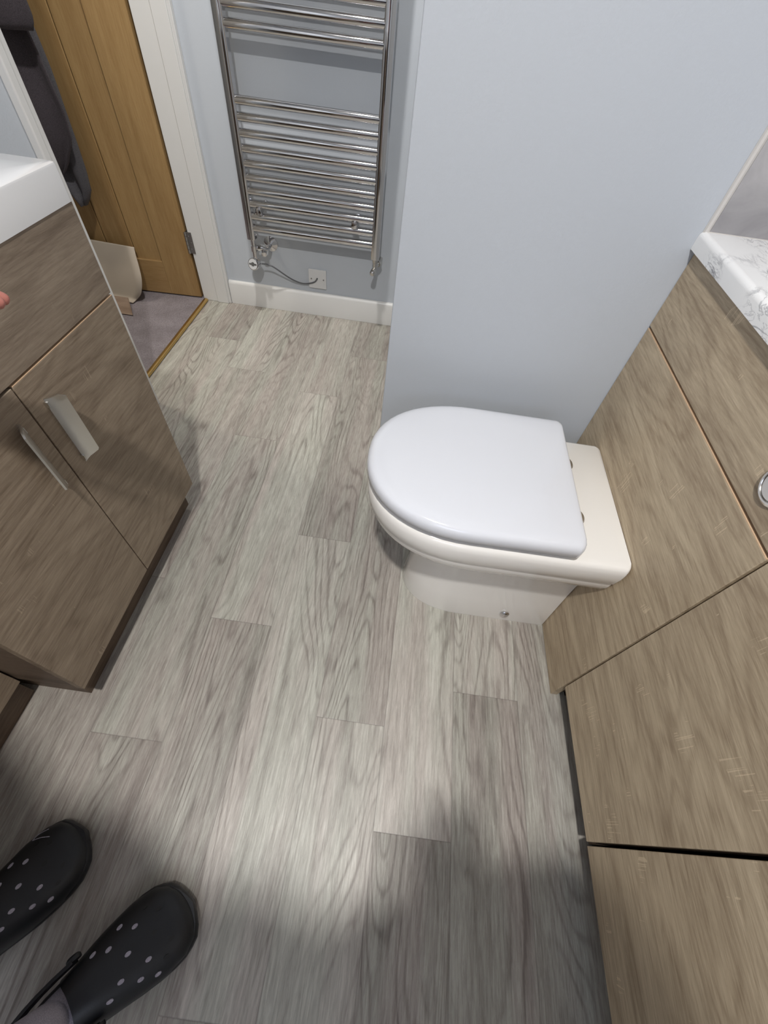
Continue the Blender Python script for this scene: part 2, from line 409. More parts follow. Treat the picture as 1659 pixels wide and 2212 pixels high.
# ---------------------------------------------------------------- oak door
def hinge_rot(bm, ang, ox, oy):
    bmesh.ops.rotate(bm, verts=bm.verts, cent=(ox, oy, 0), matrix=Matrix.Rotation(ang, 3, 'Z'))
DA = math.radians(3.0); HX, HY = -1.099, 2.072
door = thing('door_1', 'oak panelled door standing open into the carpeted hall', 'door', (HX, HY, 0)); door['kind'] = 'structure'
def dobj(name, bm, m, par=door, **k):
    hinge_rot(bm, DA, HX, HY); return obj(name, bm, m, par, **k)
W_ = .76; st = .112
x1 = HX; x0 = HX - W_
bm = bmesh.new(); bx(bm, x1 - st - .037, x1, HY, HY + .04, .012, 1.99); bx(bm, x0, x0 + st, HY, HY + .04, .012, 1.99); dobj('stile', bm, M['oak'], bevel=.002)
bm = bmesh.new(); bx(bm, x0 + st, x1 - st - .037, HY, HY + .04, .012, .165); bx(bm, x0 + st, x1 - st - .037, HY, HY + .04, 1.87, 1.99)
bx(bm, x0 + st, x1 - st - .037, HY, HY + .04, 1.0 + .12, 1.0 + .22); dobj('rail', bm, M['oak_h'], bevel=.002)
bm = bmesh.new(); n = 4; a = x0 + st; b = x1 - st - .037; wd = (b - a) / n
for i in range(n):
    bx(bm, a + i * wd + .0015, a + (i + 1) * wd - .0015, HY + .011, HY + .03, .16, 1.9)
dobj('panel', bm, M['oak'], bevel=.003)
bm = bmesh.new(); bx(bm, x1 - .001, x1 + .002, HY + .002, HY + .038, .012, 1.99); dobj('edge_lipping', bm, M['oak'])
def hinge(z):
    bm = bmesh.new(); bx(bm, HX + .001, HX + .003, HY - .002, HY + .03, z, z + .09); bx(bm, HX + .004, HX + .030, HY - .001, HY + .002, z, z + .09)
    for k in range(5): lathe(bm, (HX + .003, HY - .004, z + .018 * k + .0006), (0, 0, 1), [(0, .0055), (.0168, .0055)], 12)
    for k in range(3): lathe(bm, (HX + .014 + .006 * (k % 2), HY - .001, z + .018 + .027 * k), (0, -1, 0), [(0, .0035), (.001, .003)], 10)
    return obj('hinge', bm, M['steel'], door, label='dull steel butt hinge', bevel=.0004)
hinge(.22); hinge(1.70)
bm = bmesh.new(); lathe(bm, (-1.78, HY - .04, 1.0), (0, -1, 0), [(0, .025), (.008, .025), (.01, .01), (.045, .01)], 20)
tube(bm, [(-1.78, HY - .085, 1.0), (-1.66, HY - .085, 1.0)], .009, 12); obj('door_handle', bm, M['chrome_soft'], door, smooth=True)
bm = bmesh.new(); tube(bm, smoothpath([(-1.53, 2.045, 1.60), (-1.53, 2.02, 1.60), (-1.53, 1.99, 1.62), (-1.53, 1.98, 1.65)], 4), .006, 8)
lathe(bm, (-1.53, 2.049, 1.60), (0, -1, 0), [(0, .02), (.006, .02)], 16); obj('coat_hook', bm, M['chrome_soft'], door, smooth=True)

# towels hanging on the door: gathered at the hook, spreading down, pointed bottoms
def hang(name, m, label, ztop, right, left, yb, seed, folds):
    """right / left: lists of (z, x) for the two side edges, bottom last"""
    rnd = random.Random(seed)
    def at(tab, z):
        for (z1, a), (z2, b) in zip(tab, tab[1:]):
            if z2 <= z <= z1:
                t = (z1 - z) / (z1 - z2 + 1e-9); t = t * t * (3 - 2 * t) * .5 + t * .5; return a + (b - a) * t
        return tab[-1][1]
    zb = right[-1][0]; rows = []; NZ, NX = 44, 26
    for i in range(NZ + 1):
        z = ztop + (zb - ztop) * i / NZ; xr = at(right, z); xl = at(left, z); row = []
        for j in range(NX + 1):
            s = j / NX; x = xl + (xr - xl) * s
            y = yb - .018 - .014 * math.sin(s * folds * 2 * PI + seed + z * 2) * min(1, (ztop - z) / .3 + .25) - .03 * math.sin(PI * s)
            row.append(Vector((x, y, z)))
        rows.append(row)
    bm = bmesh.new()
    vs = [[bm.verts.new(p) for p in r] for r in rows]
    for a, b in zip(vs, vs[1:]):
        for j in range(NX): bm.faces.new((a[j], a[j + 1], b[j + 1], b[j]))
    o = obj(name, bm, m, smooth=True, angle=180)
    s = o.modifiers.new('thick', 'SOLIDIFY'); s.thickness = .008; s.offset = 0
    return tag(o, label, 'towel', 'towels on the door hook')
hang('towel', M['towel2'], 'slate grey towel hanging lowest on the oak door, pointed bottom corner', 1.60,
     [(1.6, -1.52), (1.35, -1.46), (.80, -1.415), (.63, -1.42), (.52, -1.425), (.44, -1.438), (.39, -1.478)],
     [(1.6, -1.54), (1.35, -1.60), (.80, -1.68), (.6, -1.66), (.52, -1.62), (.44, -1.55), (.39, -1.484)], 2.035, 2, 2)
hang('towel', M['towel'], 'dark charcoal towel draped in front of the slate towel on the door', 1.61,
     [(1.61, -1.51), (1.3, -1.44), (1.0, -1.405), (.80, -1.392), (.70, -1.385), (.62, -1.40), (.55, -1.45), (.47, -1.53)],
     [(1.61, -1.54), (1.3, -1.62), (1.0, -1.70), (.8, -1.72), (.7, -1.71), (.62, -1.69), (.55, -1.65), (.47, -1.56)], 1.978, 5, 3)
hang('towel', M['towel'], 'dark mauve grey towel, shortest of those on the door, with square hem', 1.62,
     [(1.62, -1.51), (1.3, -1.42), (1.05, -1.36), (.96, -1.345), (.93, -1.345), (.905, -1.36)],
     [(1.62, -1.54), (1.3, -1.60), (1.05, -1.66), (.95, -1.68), (.925, -1.68), (.90, -1.67)], 1.935, 9, 2)

# curled vinyl offcut standing in the hall
def offcut():
    bm = bmesh.new(); N_ = 26
    path = []
    # upright sheet leaning on the door, bulging, its foot curling towards the camera
    pts = smoothpath([(2.020, .236), (1.99, .19), (1.965, .13), (1.955, .07), (1.945, .03), (1.92, .0165), (1.89, .0135)], 5)
    sm = smoothpath([(1.91, .0215), (1.88, .0115), (1.84, .0095), (1.80, .0115)], 5)
    def sheet(pp, xr, xl, mi):
        rows = []
        for i, p in enumerate(pp):
            t = i / (len(pp) - 1); rows.append([bm.verts.new((xl(t) + (xr(t) - xl(t)) * j / 10, p.x, p.y)) for j in range(11)])
        for a, b in zip(rows, rows[1:]):
            for j in range(10): bm.faces.new((a[j], a[j + 1], b[j + 1], b[j])).material_index = mi
    return pts, sm, sheet, bm
def v2(l): return l
bm = bmesh.new()
P_ = [(2.020, .234, -1.338), (2.005, .20, -1.334), (1.99, .16, -1.328), (1.975, .115, -1.326), (1.965, .075, -1.335), (1.958, .04, -1.352), (1.95, .016, -1.378), (1.925, .0115, -1.385)]
P2 = smoothpath([Vector(p) for p in P_], 4)
rows = [[bm.verts.new((-1.80 + (p.z + 1.80) * j / 12, p.x + .03 * (1 - j / 12), p.y)) for j in range(13)] for p in P2]
for a, b in zip(rows, rows[1:]):
    for j in range(12): bm.faces.new((a[j], a[j + 1], b[j + 1], b[j]))
oc = obj('vinyl_offcut', bm, M['cream'], smooth=True, angle=180); sfy = oc.modifiers.new('t', 'SOLIDIFY'); sfy.thickness = .003; sfy.offset = 0
tag(oc, 'cream backed curved sheet offcut propped on the carpet against the oak door', 'offcut')
bm = bmesh.new()
P2 = smoothpath([Vector(p) for p in [(1.925, .035, -1.40), (1.90, .022, -1.385), (1.86, .014, -1.36), (1.82, .0105, -1.335)]], 4)
rows = [[bm.verts.new((-1.56 + (p.z + 1.56) * j / 8, p.x, p.y)) for j in range(9)] for p in P2]
for a, b in zip(rows, rows[1:]):
    for j in range(8): bm.faces.new((a[j], a[j + 1], b[j + 1], b[j]))
flap = obj('printed_flap', bm, M['print_'], oc, smooth=True, angle=180, label='brown wood printed flap at the foot'); sfy = flap.modifiers.new('t', 'SOLIDIFY'); sfy.thickness = .003; sfy.offset = 0

# ---------------------------------------------------------------- towel radiator
rad = thing('towel_radiator', 'chrome ladder towel radiator on the pale blue wall', 'radiator', (-.48, YB, .34))
RY = 2.0
def post(x0, x1, zb):
    bm = bmesh.new(); rr = []
    for z in (zb, 1.30):
        rr.append([(x0, RY + .016, z), (x0, RY - .012, z), (x0 + .006, RY - .016, z), (x1 - .006, RY - .016, z), (x1, RY - .012, z), (x1, RY + .016, z)])
    loft(bm, rr); return obj('post', bm, M['chrome'], rad, bevel=.0015, angle=50)
post(-.771, -.736, .350); post(-.221, -.186, .340)
for z in [.395 + .0447 * k for k in range(10)] + [.976 + .0445 * k for k in range(6)]:
    bm = bmesh.new(); tube(bm, [(-.741, RY, z), (-.219, RY, z)], .0138, 24)
    for xx in (-.7385, -.2195): lathe(bm, (xx - .001, RY, z), (1, 0, 0), [(0, .0145), (.0025, .0145)], 20)
    obj('rail', bm, M['chrome'], rad, smooth=True)
for x in (-.703, -.298):
    bm = bmesh.new(); lathe(bm, (x, YB, .4625), (0, -1, 0), [(0, .013), (.012, .013), (.014, .008), (.05, .008), (.052, .013), (.112, .0145), (.117, .011), (.118, .002)], 20)
    lathe(bm, (x, RY + .001, .440), (0, -1, 0), [(0, .005), (.012, .005)], 10)
    obj('wall_bracket', bm, M['chrome'], rad, smooth=True)
# left bottom: tee, valve, wall pipe and collar, heating element with dial
bm = bmesh.new(); lathe(bm, (-.752, RY + .004, .35), (0, 0, -1), [(0, .0105), (.026, .0105), (.027, .014), (.05, .014), (.052, .0105), (.085, .010)], 20)
tube(bm, [(-.752, RY + .004, .315), (-.715, RY + .012, .313)], .0095, 16)
lathe(bm, (-.735, RY + .008, .314), (1, .2, 0), [(0, .0125), (.012, .0125)], 8)
obj('tee_fitting', bm, M['chrome'], rad, smooth=True)
bm = bmesh.new(); tube(bm, smoothpath([(-.72, RY + .011, .313), (-.705, RY + .02, .307), (-.70, RY + .04, .303), (-.702, YB, .303)], 5), .0085, 16)
lathe(bm, (-.711, RY + .014, .298), (.2, -1, -.4), [(0, .012), (.016, .012), (.018, .008)], 16)
obj('supply_pipe', bm, M['chrome'], rad, smooth=True)
bm = bmesh.new(); lathe(bm, (-.703, YB, .303), (0, -1, 0), [(0, .032), (.002, .032), (.006, .026), (.012, .016), (.016, .010)], 32)
obj('pipe_collar', bm, M['chrome'], rad, smooth=True, angle=25)
el = obj('heating_element', (lambda b: (lathe(b, (-.752, RY + .004, .268), (0, 0, -1), [(0, .0095), (.012, .0095), (.014, .013), (.03, .013)], 20),
      lathe(b, (-.757, RY + .016, .243), (-.12, -1, .25), [(0, .0245), (.030, .0255), (.034, .0245), (.035, .022)], 32), b)[2])(bmesh.new()), M['chrome'], rad, smooth=True)
dn = Vector((-.12, -1, .25)).normalized(); dc = Vector((-.757, RY + .016, .243)) + dn * .0352
bm = bmesh.new(); lathe(bm, dc, dn, [(0, .0215), (.0006, .0215)], 32); obj('dial_face', bm, M['dial'], el)
bm = bmesh.new(); a_, b_ = frame(dn)
lathe(bm, dc + dn * .0007, dn, [(0, .0085), (.0008, .0085)], 20)
vs = [dc + dn * .0009 + a_ * (sx * .018) + b_ * (sy * .0035) for sx, sy in ((-1, -1), (1, -1), (1, 1), (-1, 1))]
vs2 = [v + dn * .0004 for v in vs]; loft(bm, [vs, vs2]); obj('dial_mark', bm, M['dialdark'], el)
# right bottom valve
bm = bmesh.new(); lathe(bm, (-.203, RY + .004, .34), (0, 0, -1), [(0, .0125), (.014, .0125), (.016, .0095), (.034, .0095)], 20)
tube(bm, smoothpath([(-.203, RY + .004, .312), (-.203, RY + .002, .30), (-.208, RY - .012, .291)], 4), .009, 16)
lathe(bm, (-.207, RY - .006, .293), (-.15, -1, -.25), [(0, .0115), (.014, .0125), (.022, .0115), (.026, .007)], 20)
tube(bm, [(-.203, RY + .004, .312), (-.19, RY + .03, .310)], .0085, 12); lathe(bm, (-.192, RY + .026, .311), (.3, .9, -.05), [(0, .0125), (.014, .0125)], 8)
tube(bm, [(-.188, RY + .038, .310), (-.186, YB, .308)], .0075, 12)
obj('lockshield_valve', bm, M['chrome_soft'], rad, smooth=True)
# cable and its outlet plate
bm = bmesh.new(); tube(bm, smoothpath([(-.735, RY + .025, .240), (-.71, RY + .03, .238), (-.68, RY + .035, .227), (-.63, RY + .062, .182), (-.60, RY + .074, .162), (-.565, RY + .082, .150), (-.53, RY + .084, .153), (-.50, RY + .084, .165), (-.487, YB - .012, .183)], 6), .0032, 10)
tag(obj('power_cable', bm, M['cable'], smooth=True), 'thin grey cable drooping from radiator element to wall plate', 'cable')
pl = obj('outlet_plate', box(-.5305, -.4445, YB - .009, YB, .1335, .2205), M['plate'], bevel=.002)
tag(pl, 'square white cable outlet plate low on wall above skirting', 'outlet plate')
for x in (-.5175, -.4575):
    bm = bmesh.new(); lathe(bm, (x, YB - .009, .177), (0, -1, 0), [(0, .0036), (.001, .0032)], 12); obj('screw', bm, M['screw'], pl)

# ---------------------------------------------------------------- toilet
def dring(x0, x1, yc, hw, z, nose, n=28, back_r=.012, pw=2.2):
    """closed D-shaped outline: nose at x0, straight back at x1"""
    pts = []; xe = x0 + nose
    for k in range(n + 1):
        a = -PI / 2 + PI * k / n
        cx = math.copysign(abs(math.cos(a)) ** (2 / pw), math.cos(a)); cy = math.copysign(abs(math.sin(a)) ** (2 / pw), math.sin(a))
        pts.append((xe - nose * cx, yc + hw * cy, z))
    r = back_r
    for k in range(1, 6):
        a = PI / 2 * k / 5; pts.append((x1 - r + r * math.sin(a), yc + hw - r + r * math.cos(a), z))
    for k in range(0, 5):
        a = PI / 2 * k / 5; pts.append((x1 - r + r * math.cos(a), yc - hw + r - r * math.sin(a), z))
    return pts
YC = .651
toi = thing('toilet', 'white back to wall toilet with closed D shaped lid', 'toilet', (.3, YC, 0))
XP = .5105
bm = bmesh.new(); rings = []
# (z, nose x, half width, nose length, back radius)
for z, xn, hw, ns, br in ((0, .084, .114, .17, .004), (.006, .082, .115, .17, .004), (.10, .092, .110, .17, .004), (.18, .100, .106, .17, .004), (.235, .098, .106, .18, .006),
                         (.275, .075, .114, .20, .01), (.305, .035, .132, .22, .015), (.328, .000, .150, .23, .02), (.340, -.018, .163, .235, .02), (.352, -.029, .172, .24, .016),
                         (.368, -.036, .178, .24, .014), (.382, -.039, .1795, .24, .014), (.388, -.0405, .1795, .24, .014), (.394, -.045, .183, .24, .014), (.42, -.049, .187, .24, .014), (.436, -.049, .187, .24, .014),
                         (.447, -.047, .185, .24, .014), (.453, -.042, .181, .238, .013), (.4555, -.034, .175, .234, .012)):
    rings.append(dring(xn, XP, YC, hw, z, ns, back_r=br))
loft(bm, rings); obj('pan', bm, M['ceramic'], toi, smooth=True, angle=60)
bm = bmesh.new(); rings = []
for z, d in ((.4575, .016), (.459, .012), (.467, .010), (.471, .012), (.4725, .016)):
    rings.append(dring(-.052 + d, .396, YC + .006, .190 - d, z, .235, back_r=.012))
loft(bm, rings); obj('seat', bm, M['lid'], toi, smooth=True, angle=50)
bm = bmesh.new(); rings = []
for z, d in ((.4738, .007), (.4745, .0025), (.477, 0), (.490, 0), (.4965, .001), (.502, .0040), (.5062, .0095), (.5085, .018), (.5095, .03), (.5102, .06), (.5107, .12)):
    rings.append(dring(-.055 + d, .3985 - d * .25, YC + .007, .193 - d, z, .235 - d * .8, back_r=max(.020 - d * .2, .004)))
loft(bm, rings); obj('lid', bm, M['lid'], toi, smooth=True, angle=60)
for y in (.585, .745):
    bm = bmesh.new(); lathe(bm, (.404, y, .4557), (0, 0, 1), [(0, .0255), (.005, .0255), (.008, .023), (.0085, .001)], 28)
    obj('hinge_cap', bm, M['chrome_soft'], toi, smooth=True, angle=25, label='round chrome hinge cap')
bm = bmesh.new(); lathe(bm, (.385, YC - .1135, .042), (0, -1, .05), [(0, .0135), (.003, .0135), (.007, .010), (.009, .001)], 20)
obj('screw_cap', bm, M['chrome'], toi, smooth=True, label='small chrome screw cap on the pedestal')

# ---------------------------------------------------------------- right-hand furniture
XF = .5114; T = .018
unit = thing('toilet_unit', 'wood effect toilet furniture unit behind the white pan', 'cabinet', (.65, .64, 0))
YU0, YU1 = .3425, .934
obj('front_panel', box(XF, XF + T, YU0 + .0015, YU1, .002, .7125), M['cab'], unit, bevel=.0012)
obj('service_panel', box(XF, XF + T, YU0 + .0015, YU1, .7185, .8635), M['cab2'], unit, bevel=.0012)
bm = bmesh.new(); bx(bm, XF + .0002, XF + T, YU0 + .002, YU1, .7125, .7137); obj('edge_strip', bm, M['edge'], unit, label='pale banded top edge of the lower panel')
bm = bmesh.new(); bx(bm, XF + T + .022, XF + T + .038, YU0 + .003, YU1, 0, .86); bx(bm, XF + T + .022, XR - .03, YU0 + .002, YU0 + .018, 0, .862); bx(bm, XF + T + .002, XF + T + .022, YU0 + .012, YU0 + .028, 0, .86)
obj('carcass', bm, M['plinth'], unit)
bm = bmesh.new(); lathe(bm, (XF, .419, .775), (-1, 0, 0), [(0, .029), (.003, .029), (.005, .026), (.0052, .0235), (.003, .0225), (.0045, .021), (.0055, .001)], 32)
obj('flush_button', bm, M['chrome_soft'], unit, smooth=True, angle=25, label='round chrome flush button')
def base_unit(name, label, y0, y1, mat):
    u = thing(name, label, 'cabinet', (.65, (y0 + y1) / 2, 0), 'wood effect base units under the worktop')
    obj('door', box(XF, XF + T, y0 + .0015, y1 - .0015, .0895, .8635), mat, u, bevel=.0012)
    obj('carcass', box(XF + T + .002, XR - .03, y0, y1, .0885, .864), M['dark'], u)
    obj('plinth', box(.5590, .575, y0, y1, 0, .088), M['plinth'], u)
    return u
base_unit('base_unit', 'wood effect base unit door next to the toilet unit', .0305, .3405, M['cab3'])
base_unit('base_unit', 'wood effect base unit nearest the camera at lower right', -.62, .0265, M['cab2'])
# worktop with rolled front edge
bm = bmesh.new()
xf = .5005; prof = [(XR, .868), (xf, .868), (xf, .889)]
prof += [(xf + .010 - .010 * math.cos(a), .889 + .010 * math.sin(a)) for a in [PI / 2 * k / 6 for k in range(1, 7)]]
prof += [(XR, .8992)]
loft(bm, [[(x, y, z) for x, z in prof] for y in (-.64, BY - .0005)])
tag(obj('worktop', bm, M['marble'], smooth=True, angle=30), 'white marble effect worktop with grey veins above the toilet unit', 'worktop')

# ---------------------------------------------------------------- vanity
XV = -.607; YV0, YV1 = .174, .790; YM = .4815
van = thing('vanity_unit', 'wood effect vanity unit with two doors under the white basin', 'cabinet', (-.78, .48, 0))
d1 = obj('door', box(XV - T, XV, YM + .0015, YV1, .111, .6935), M['van'], van, bevel=.0012)
d2 = obj('door', box(XV - T, XV, YV0, YM - .0015, .111, .6935), M['van2'], van, bevel=.0012)
obj('drawer_front', box(XV - T, XV, YV0, YV1, .6985, .8525), M['van3'], van, bevel=.0012)
obj('edge_strip', box(XV - T, XV - .0002, YM + .002, YV1 - .0005, .6935, .6945), M['edge'], van, label='pale banded top edge of the door')
bm = bmesh.new(); bx(bm, XL + .005, XV - T - .002, YV0 + .001, YV0 + .017, .112, .850); bx(bm, XL + .005, XV - T - .002, YV1 - .017, YV1 - .001, .112, .850); bx(bm, XL + .005, XV - T - .002, YV0 + .017, YV1 - .017, .112, .130); bx(bm, XV - T - .018, XV - T - .002, YV0 + .017, YV1 - .017, .66, .73)
obj('carcass', bm, M['vanside'], van)
bm = bmesh.new(); bx(bm, XL + .01, -.651, YV0 + .012, YV1 - .004, 0, .112); obj('plinth', bm, M['plinth'], van)
def grip(side, par):
    """flat blade handle: inner edge fixed by the door's closing side, the blade slants outwards away from it"""
    bm = bmesh.new(); yi = YM + side * .0315; rings = []; z0, z1 = .496, .648; n = 24
    for k in range(n + 1):
        t = k / n; z = z1 + (z0 - z1) * t
        wd = .030 * (1 - .55 * max(0, (t - .93) / .07) ** 2) * (1 - .30 * max(0, (.05 - t) / .05) ** 2)
        prof = []
        for q in (0, .25, .5, .75, 1): prof.append((XV + .0045 + wd * .74 * q, yi + side * wd * (.78 * q - .10 * math.sin(PI * q))))
        up_ = .013 * t ** 6
        a = [(x, y, z + up_ * i / 4) for i, (x, y) in enumerate(prof)]; b = [(x - .0022, y + side * .0024, z + up_ * (4 - i) / 4) for i, (x, y) in enumerate(reversed(prof))]
        rings.append(a + b)
    loft(bm, rings)
    for z in (z1 - .012, z0 + .012): bx(bm, XV - .0005, XV + .008, yi - .001, yi + side * .006, z - .006, z + .006)
    return obj('handle', bm, M['brushed'], par, smooth=True, angle=35, label='brushed metal blade handle')
grip(1, d1); grip(-1, d2)
# slim unit beside the vanity, nearer the camera
slim = thing('slim_unit', 'shallow wood effect cabinet at the left edge, nearer than the vanity', 'cabinet', (-.86, -.1, 0))
obj('door', box(-.770, -.752, -.40, YV0 - .003, .108, .85), M['van2'], slim, bevel=.0012)
obj('carcass', box(XL + .005, -.772, -.40, YV0 - .001, .108, .85), M['vanside'], slim)
obj('plinth', box(XL + .01, -.784, -.40, YV0 - .001, 0, .108), M['plinth'], slim)
# basin
bas = thing('basin', 'white rectangular ceramic basin on the vanity unit', 'basin', (-.78, .48, .85))
bm = bmesh.new(); zt = .9075; zb = .853
ox0, ox1, oy0, oy1 = XL + .002, -.6055, YV0 - .002, YV1 + .001
ix0, ix1, iy0, iy1 = ox0 + .075, ox1 - .032, oy0 + .09, oy1 - .11
def rr(x0, x1, y0, y1, z, r):
    p = []
    for cx, cy, a0 in ((x1 - r, y1 - r, 0), (x0 + r, y1 - r, PI / 2), (x0 + r, y0 + r, PI), (x1 - r, y0 + r, 3 * PI / 2)):
        for k in range(6): a = a0 + PI / 2 * k / 5; p.append((cx + r * math.cos(a), cy + r * math.sin(a), z))
    return p
rings = [rr(ox0, ox1, oy0, oy1, zb, .006), rr(ox0, ox1, oy0, oy1, zt - .004, .006), rr(ox0 + .001, ox1 - .001, oy0 + .001, oy1 - .001, zt - .0012, .006), rr(ox0 + .004, ox1 - .004, oy0 + .004, oy1 - .004, zt, .006),
         rr(ix0, ix1, iy0, iy1, zt, .03), rr(ix0 + .004, ix1 - .004, iy0 + .004, iy1 - .004, zt - .006, .03), rr(ix0 + .02, ix1 - .015, iy0 + .03, iy1 - .03, zt - .10, .05), rr(ix0 + .06, ix1 - .05, iy0 + .08, iy1 - .08, zt - .115, .04)]
loft(bm, rings); obj('bowl', bm, M['basin'], bas, smooth=True, angle=35)
bm = bmesh.new(); lathe(bm, (-.80, .475, zt - .1145), (0, 0, 1), [(0, .03), (.003, .03), (.005, .02)], 24); obj('plug', bm, M['chrome'], bas, smooth=True)
bm = bmesh.new(); lathe(bm, (-.93, .475, zt), (0, 0, 1), [(0, .024), (.004, .024), (.006, .019), (.12, .019), (.125, .012)], 24)
tube(bm, smoothpath([(-.93, .475, zt + .09), (-.87, .475, zt + .105), (-.82, .475, zt + .095)], 5), .011, 14); tube(bm, [(-.93, .475, zt + .125), (-.93, .475, zt + .135), (-.88, .475, zt + .15)], .006, 10)
tag(obj('tap', bm, M['chrome'], smooth=True), 'chrome mixer tap on the back of the basin', 'tap')

# ---------------------------------------------------------------- person: body, clothes, clogs
G = []; GE = []; GR = []
def V_(p, r, prev=None):
    G.append(Vector(p)); GR.append(r if isinstance(r, tuple) else (r, r))
    if prev is not None: GE.append((prev, len(G) - 1))
    return len(G) - 1
def chain(prev, items):
    for p, r in items: prev = V_(p, r, prev)
    return prev
pel = V_((-.50, -.42, .86), (.125, .10))  # unseen torso, head and arms posed so their shadow darkens the near floor
che = chain(pel, [((-.42, -.38, 1.00), (.115, .09)), ((-.32, -.335, 1.14), (.13, .10)), ((-.25, -.30, 1.25), (.12, .09))])
neck = chain(che, [((-.21, -.295, 1.345), .05), ((-.185, -.29, 1.40), .05)])
head = chain(neck, [((-.152, -.282, 1.455), (.080, .088)), ((-.138, -.288, 1.515), (.092, .100)), ((-.137, -.293, 1.575), (.074, .080))])
hf = Vector((.22, .86, -.46)).normalized(); hs = Vector((.97, -.25, 0)).normalized(); hu = hs.cross(hf).normalized(); hc = Vector((-.142, -.287, 1.495))
chain(head - 1, [(hc + hf * .070 - hu * .004, .018), (hc + hf * .092 - hu * .014, .013)])
for q in (1, -1): chain(head - 1, [(hc + hs * .078 * q, .014), (hc + hs * .092 * q + hu * .004, (.012, .016))])
# right arm, elbow out, hand raised towards the camera
rw = chain(che, [((-.07, -.31, 1.27), .058), ((.08, -.235, 1.23), .045), ((.23, -.205, 1.19), .038), ((.17, -.19, 1.16), .034), ((.09, -.175, 1.14), .026), ((.06, -.17, 1.14), (.034, .018))])
for dx, L in ((-.027, .9), (-.009, 1.05), (.009, 1.0), (.027, .8)):
    chain(rw, [((.06 + dx, -.141, 1.142), .0095), ((.06 + dx * 1.1, -.115, 1.150), .0085), ((.06 + dx * 1.1, -.103, 1.163 + .01 * L), .008), ((.06 + dx, -.109, 1.178 + .012 * L), .007)])
chain(rw, [((.028, -.165, 1.15), .011), ((.008, -.145, 1.165), .0095), ((0, -.13, 1.18), .008)])
# left arm reaching forward over the vanity
lw = chain(che, [((-.44, -.21, 1.25), .058), ((-.59, -.12, 1.16), .045), ((-.715, .01, 1.09), .038), ((-.68, .14, 1.04), .034), ((-.575, .262, .982), .024), ((-.535, .305, .962), (.030, .015))])
d = Vector((.48, .70, -.36)).normalized(); sd = Vector((.80, -.58, 0)).normalized(); dn_ = Vector((.1, .1, -1)).normalized()
bp = Vector((-.505, .342, .944))
for k, (o_, L) in enumerate(((.026, .94), (.009, 1.05), (-.008, 1.0), (-.024, .80))):
    k0 = bp + sd * o_; a1 = k0 + d * .020; a2 = a1 + (d + dn_ * .1).normalized() * .040 * L; a3 = a2 + (d + dn_ * .3).normalized() * .028 * L; a4 = a3 + (d + dn_ * .5).normalized() * .020 * L
    chain(lw, [(a1, .0095), (a2, .0088), (a3, .008), (a4, .0068)])
tb = bp + sd * .034 - d * .03
chain(lw, [(tb + dn_ * .008, .012), (tb + d * .03 + sd * .012 + dn_ * .014, .010), (tb + d * .055 + sd * .008 + dn_ * .02, .0085)])
# legs
FR = dict(tip=Vector((-.262, -.145, 0)), d=Vector((.66, .75, 0)).normalized())
FL = dict(tip=Vector((-.508, -.072, 0)), d=Vector((.56, .83, 0)).normalized())
LF = .305
for F, hip in ((FR, (-.45, -.485, .79)), (FL, (-.60, -.39, .79))):
    hl = F['tip'] - F['d'] * (LF - .065); ank = hl + Vector((0, 0, .105)) + F['d'] * .012
    hipv = Vector(hip); knee = hipv.lerp(ank, .53) + F['d'] * .035
    chain(pel, [(hipv + Vector((0, 0, -.02)), .092), (hipv.lerp(knee, .5), .076), (knee, .056), (knee.lerp(ank, .35) - F['d'] * .015, .055), (knee.lerp(ank, .75), .038), (ank, .034),
                (hl + F['d'] * .02 + Vector((0, 0, .065)), .026), (hl + F['d'] * .08 + Vector((0, 0, .055)), .022), (hl + F['d'] * .14 + Vector((0, 0, .046)), (.022, .013)), (hl + F['d'] * .18 + Vector((0, 0, .042)), (.018, .009))])
me = bpy.data.meshes.new('person'); me.from_pydata(G, GE, []); me.materials.append(M['skin'])
per = bpy.data.objects.new('person', me); C.objects.link(per)
sk = per.modifiers.new('skin', 'SKIN'); sk.use_smooth_shade = True
for v, r in zip(me.skin_vertices[0].data, GR): v.radius = r
me.skin_vertices[0].data[0].use_root = True
ss = per.modifiers.new('sub', 'SUBSURF'); ss.levels = 2; ss.render_levels = 2
tag(per, 'person standing at lower left in black clogs, fingertips in view at the left edge', 'person')
def garment(name, m, pts, label):
    bm = bmesh.new()
    for seq in pts: 
        P = [Vector(p) for p, r in seq]; r_ = [r for p, r in seq]; rings = []
        for i, p in enumerate(P):
            dd = (P[min(i + 1, len(P) - 1)] - P[max(i - 1, 0)]).normalized(); a = Vector((.8, -.6, 0)); a = (a - dd * a.dot(dd)).normalized(); b = dd.cross(a)
            ra, rb = r_[i] if isinstance(r_[i], tuple) else (r_[i], r_[i])
            rings.append([p + a * ra * math.cos(2 * PI * k / 24) + b * rb * math.sin(2 * PI * k / 24) for k in range(24)])
        loft(bm, rings, cap=False)
    o = obj(name, bm, m, per, smooth=True, angle=180, label=label); s = o.modifiers.new('t', 'SOLIDIFY'); s.thickness = .004; return o
garment('shirt', M['shirt'], [[((-.51, -.43, .82), (.19, .14)), ((-.42, -.38, 1.00), (.18, .13)), ((-.32, -.335, 1.14), (.20, .14)), ((-.25, -.30, 1.26), (.18, .12)), ((-.21, -.28, 1.33), (.08, .075))],
        [((-.24, -.31, 1.26), .085), ((-.07, -.31, 1.28), .09), ((.08, -.235, 1.23), .085), ((.19, -.21, 1.20), .08)],
        [((-.27, -.29, 1.26), .085), ((-.44, -.21, 1.26), .09), ((-.59, -.12, 1.16), .08), ((-.64, -.07, 1.13), .072)]], 'dark t-shirt')
sh = []
